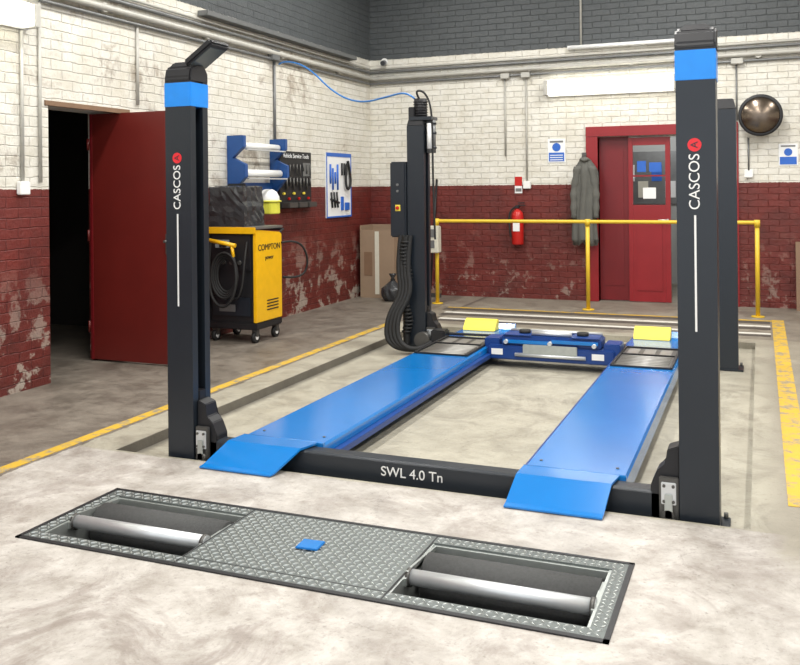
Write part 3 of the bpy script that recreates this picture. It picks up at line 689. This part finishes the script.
cyl(Mi, 'back_shell', (.016, YB-.188, 2.31), (.016, YB-.16, 2.31), .22, 'black', .12)
cyl(Mi, 'arm', (.016, YB-.17, 2.31), (.016, YB-.002, 2.31), .02, 'dsteel')
cyl(Mi, 'wall_plate', (.016, YB-.015, 2.31), (.016, YB-.002, 2.31), .06, 'dsteel')

# hanging jacket
JX = -2.07
Jk = group('hanging_jacket', (JX, YB-.1, 1.35))
bm = bmesh.new(); rings = []
for i in range(23):
    t = i / 22; z = 1.86 - t * 1.10
    w = .02 + .13 * min(1, (t/.16)) ** .7 - .02 * math.sin(t*3); d = .03 + .045 * min(1, t/.15)
    ring = []
    for k in range(40):
        a = 2*math.pi*k/40; f = 1 + .20*math.sin(7*a + 2*t)*min(1, t*3) + .10*math.sin(13*a + 5*t)
        zz = z - (.04*math.sin(5*a) if i == 22 else 0)
        ring.append(bm.verts.new((JX + w*f*math.cos(a) + .012*math.sin(6*t), YB-.145 + d*f*math.sin(a), zz)))
    rings.append(ring)
for a, b in zip(rings, rings[1:]):
    for k in range(40): bm.faces.new((a[k], a[(k+1)%40], b[(k+1)%40], b[k]))
bm.faces.new(rings[0]); bm.faces.new(rings[-1])
fin(Jk, 'body', bm, 'cloth', 0, smooth=True)
for i, s in enumerate((-1, 1)):
    bm = bmesh.new(); rings = []
    for j in range(16):
        t = j/15; z = 1.74 - t*.66; r = .052 - .014*t + .007*math.sin(j*1.7)
        cx = JX + s*(.085 + .055*min(1, t*2)); cy = YB-.17 - .02*t
        rings.append([bm.verts.new((cx + r*math.cos(2*math.pi*k/16), cy + r*math.sin(2*math.pi*k/16), z)) for k in range(16)])
    for a, b in zip(rings, rings[1:]):
        for k in range(16): bm.faces.new((a[k], a[(k+1)%16], b[(k+1)%16], b[k]))
    bm.faces.new(rings[0]); bm.faces.new(rings[-1])
    fin(Jk, 'sleeve_%d' % i, bm, 'cloth', 0, smooth=True)
tube(Jk, 'collar', [(JX-.06, YB-.12, 1.80), (JX-.04, YB-.20, 1.84), (JX, YB-.21, 1.81), (JX+.04, YB-.20, 1.84), (JX+.06, YB-.12, 1.80)], .022, 'cloth')
box(Jk, 'hook_plate', (JX-.06, YB-.045, 1.84), (JX, YB-.033, 1.92), 'dsteel', .003)
cyl(Jk, 'hook', (JX-.03, YB-.035, 1.88), (JX-.01, YB-.14, 1.87), .010, 'dsteel')

# tall open carton and rubbish bag in the corner
Cb = group('cardboard_box', (-4.8, 11.2, 0))
boxes(Cb, 'sides', [((-5.06, 11.47, 0), (-4.56, 11.48, .98)), ((-5.06, 11.05, 0), (-5.05, 11.47, .98)), ((-4.57, 11.05, 0), (-4.56, 11.47, .98)), ((-5.05, 11.05, 0), (-4.57, 11.06, .92)), ((-5.05, 11.06, 0), (-4.57, 11.47, .01))], 'card')
box(Cb, 'parcel_tape', (-4.84, 11.046, .05), (-4.78, 11.05, .90), 'cream', 0)
box(Cb, 'printed_panel', (-5.0, 11.046, .30), (-4.88, 11.05, .62), 'wood', 0)
Bg = group('rubbish_bag', (-4.48, 10.95, 0))
bm = bmesh.new(); bmesh.ops.create_icosphere(bm, subdivisions=4, radius=1)
for v in bm.verts:
    a = math.atan2(v.co.y, v.co.x); f = 1 + .06*math.sin(9*a + 4*v.co.z) + .03*math.sin(17*a)
    z = v.co.z; r = .15 * f * (1 if z < .3 else 1 - .75*((z-.3)/.7)**.8)
    v.co = Vector((-4.5 + v.co.x*r, 10.85 + v.co.y*r, max(0, .12 + z*.17)))
fin(Bg, 'sack', bm, 'bag', 0, smooth=True)
lathe(Bg, 'tied_neck', [(.035, .27), (.02, .30), (.045, .34), (.05, .36)], (-4.5, 10.85, 0), 'bag', seg=14)
prism(None, 'plywood_sheet', [(YB-.20, 0), (YB-.18, 0), (YB-.004, .80), (YB-.024, .80)], 'X', .39, .95, 'wood')

# ------------------------------------------------------------------ ceiling lights and daylight
def ceiling_light(x, y, e=105):
    g = group('ceiling_light', (x, y, 4.8))
    box(g, 'housing', (x-.16, y-1.2, 4.82), (x+.16, y+1.2, 4.895), 'white', .01)
    box(g, 'diffuser', (x-.14, y-1.18, 4.79), (x+.14, y+1.18, 4.82), 'white', .005)
    ld = bpy.data.lights.new('lamp', 'AREA'); ld.shape = 'RECTANGLE'; ld.size = .3; ld.size_y = 2.3; ld.energy = e
    ld.color = (1, .98, .94); lo = bpy.data.objects.new('lamp', ld); COL.objects.link(lo); lo.parent = g; lo.location = (0, 0, -.03)
for x, ee in ((-3.6, 102), (-.8, 132), (2.4, 118)):
    for y in (1.5, 5.2, 9.0): ceiling_light(x, y, ee)
g = group('office_ceiling_light', (-1.3, 12.9, 2.6))
cyl(g, 'housing', (-1.3, 12.9, 2.62), (-1.3, 12.9, 2.695), .15, 'white')
ld = bpy.data.lights.new('office_lamp', 'POINT'); ld.energy = 30; ld.shadow_soft_size = .12
lo = bpy.data.objects.new('office_lamp', ld); COL.objects.link(lo); lo.parent = g; lo.location = (0, 0, -.2)

w = bpy.data.worlds.new('World'); S.world = w; w.use_nodes = True
bg = w.node_tree.nodes['Background']; bg.inputs[0].default_value = (.93, .96, 1, 1); bg.inputs[1].default_value = 1.5

# ------------------------------------------------------------------ camera
cd = bpy.data.cameras.new('Camera'); cam = bpy.data.objects.new('Camera', cd); COL.objects.link(cam)
cd.sensor_width = 36; cd.lens = 890/800*36; cd.shift_y = -.182; cd.clip_start = .05
cam.matrix_world = Matrix.Translation((0, 0, 1.5)) @ Matrix.Rotation(math.radians(22), 4, 'Z') @ Matrix.Rotation(math.radians(90), 4, 'X') @ Matrix.Rotation(math.radians(-.57), 4, 'Z')
S.camera = cam
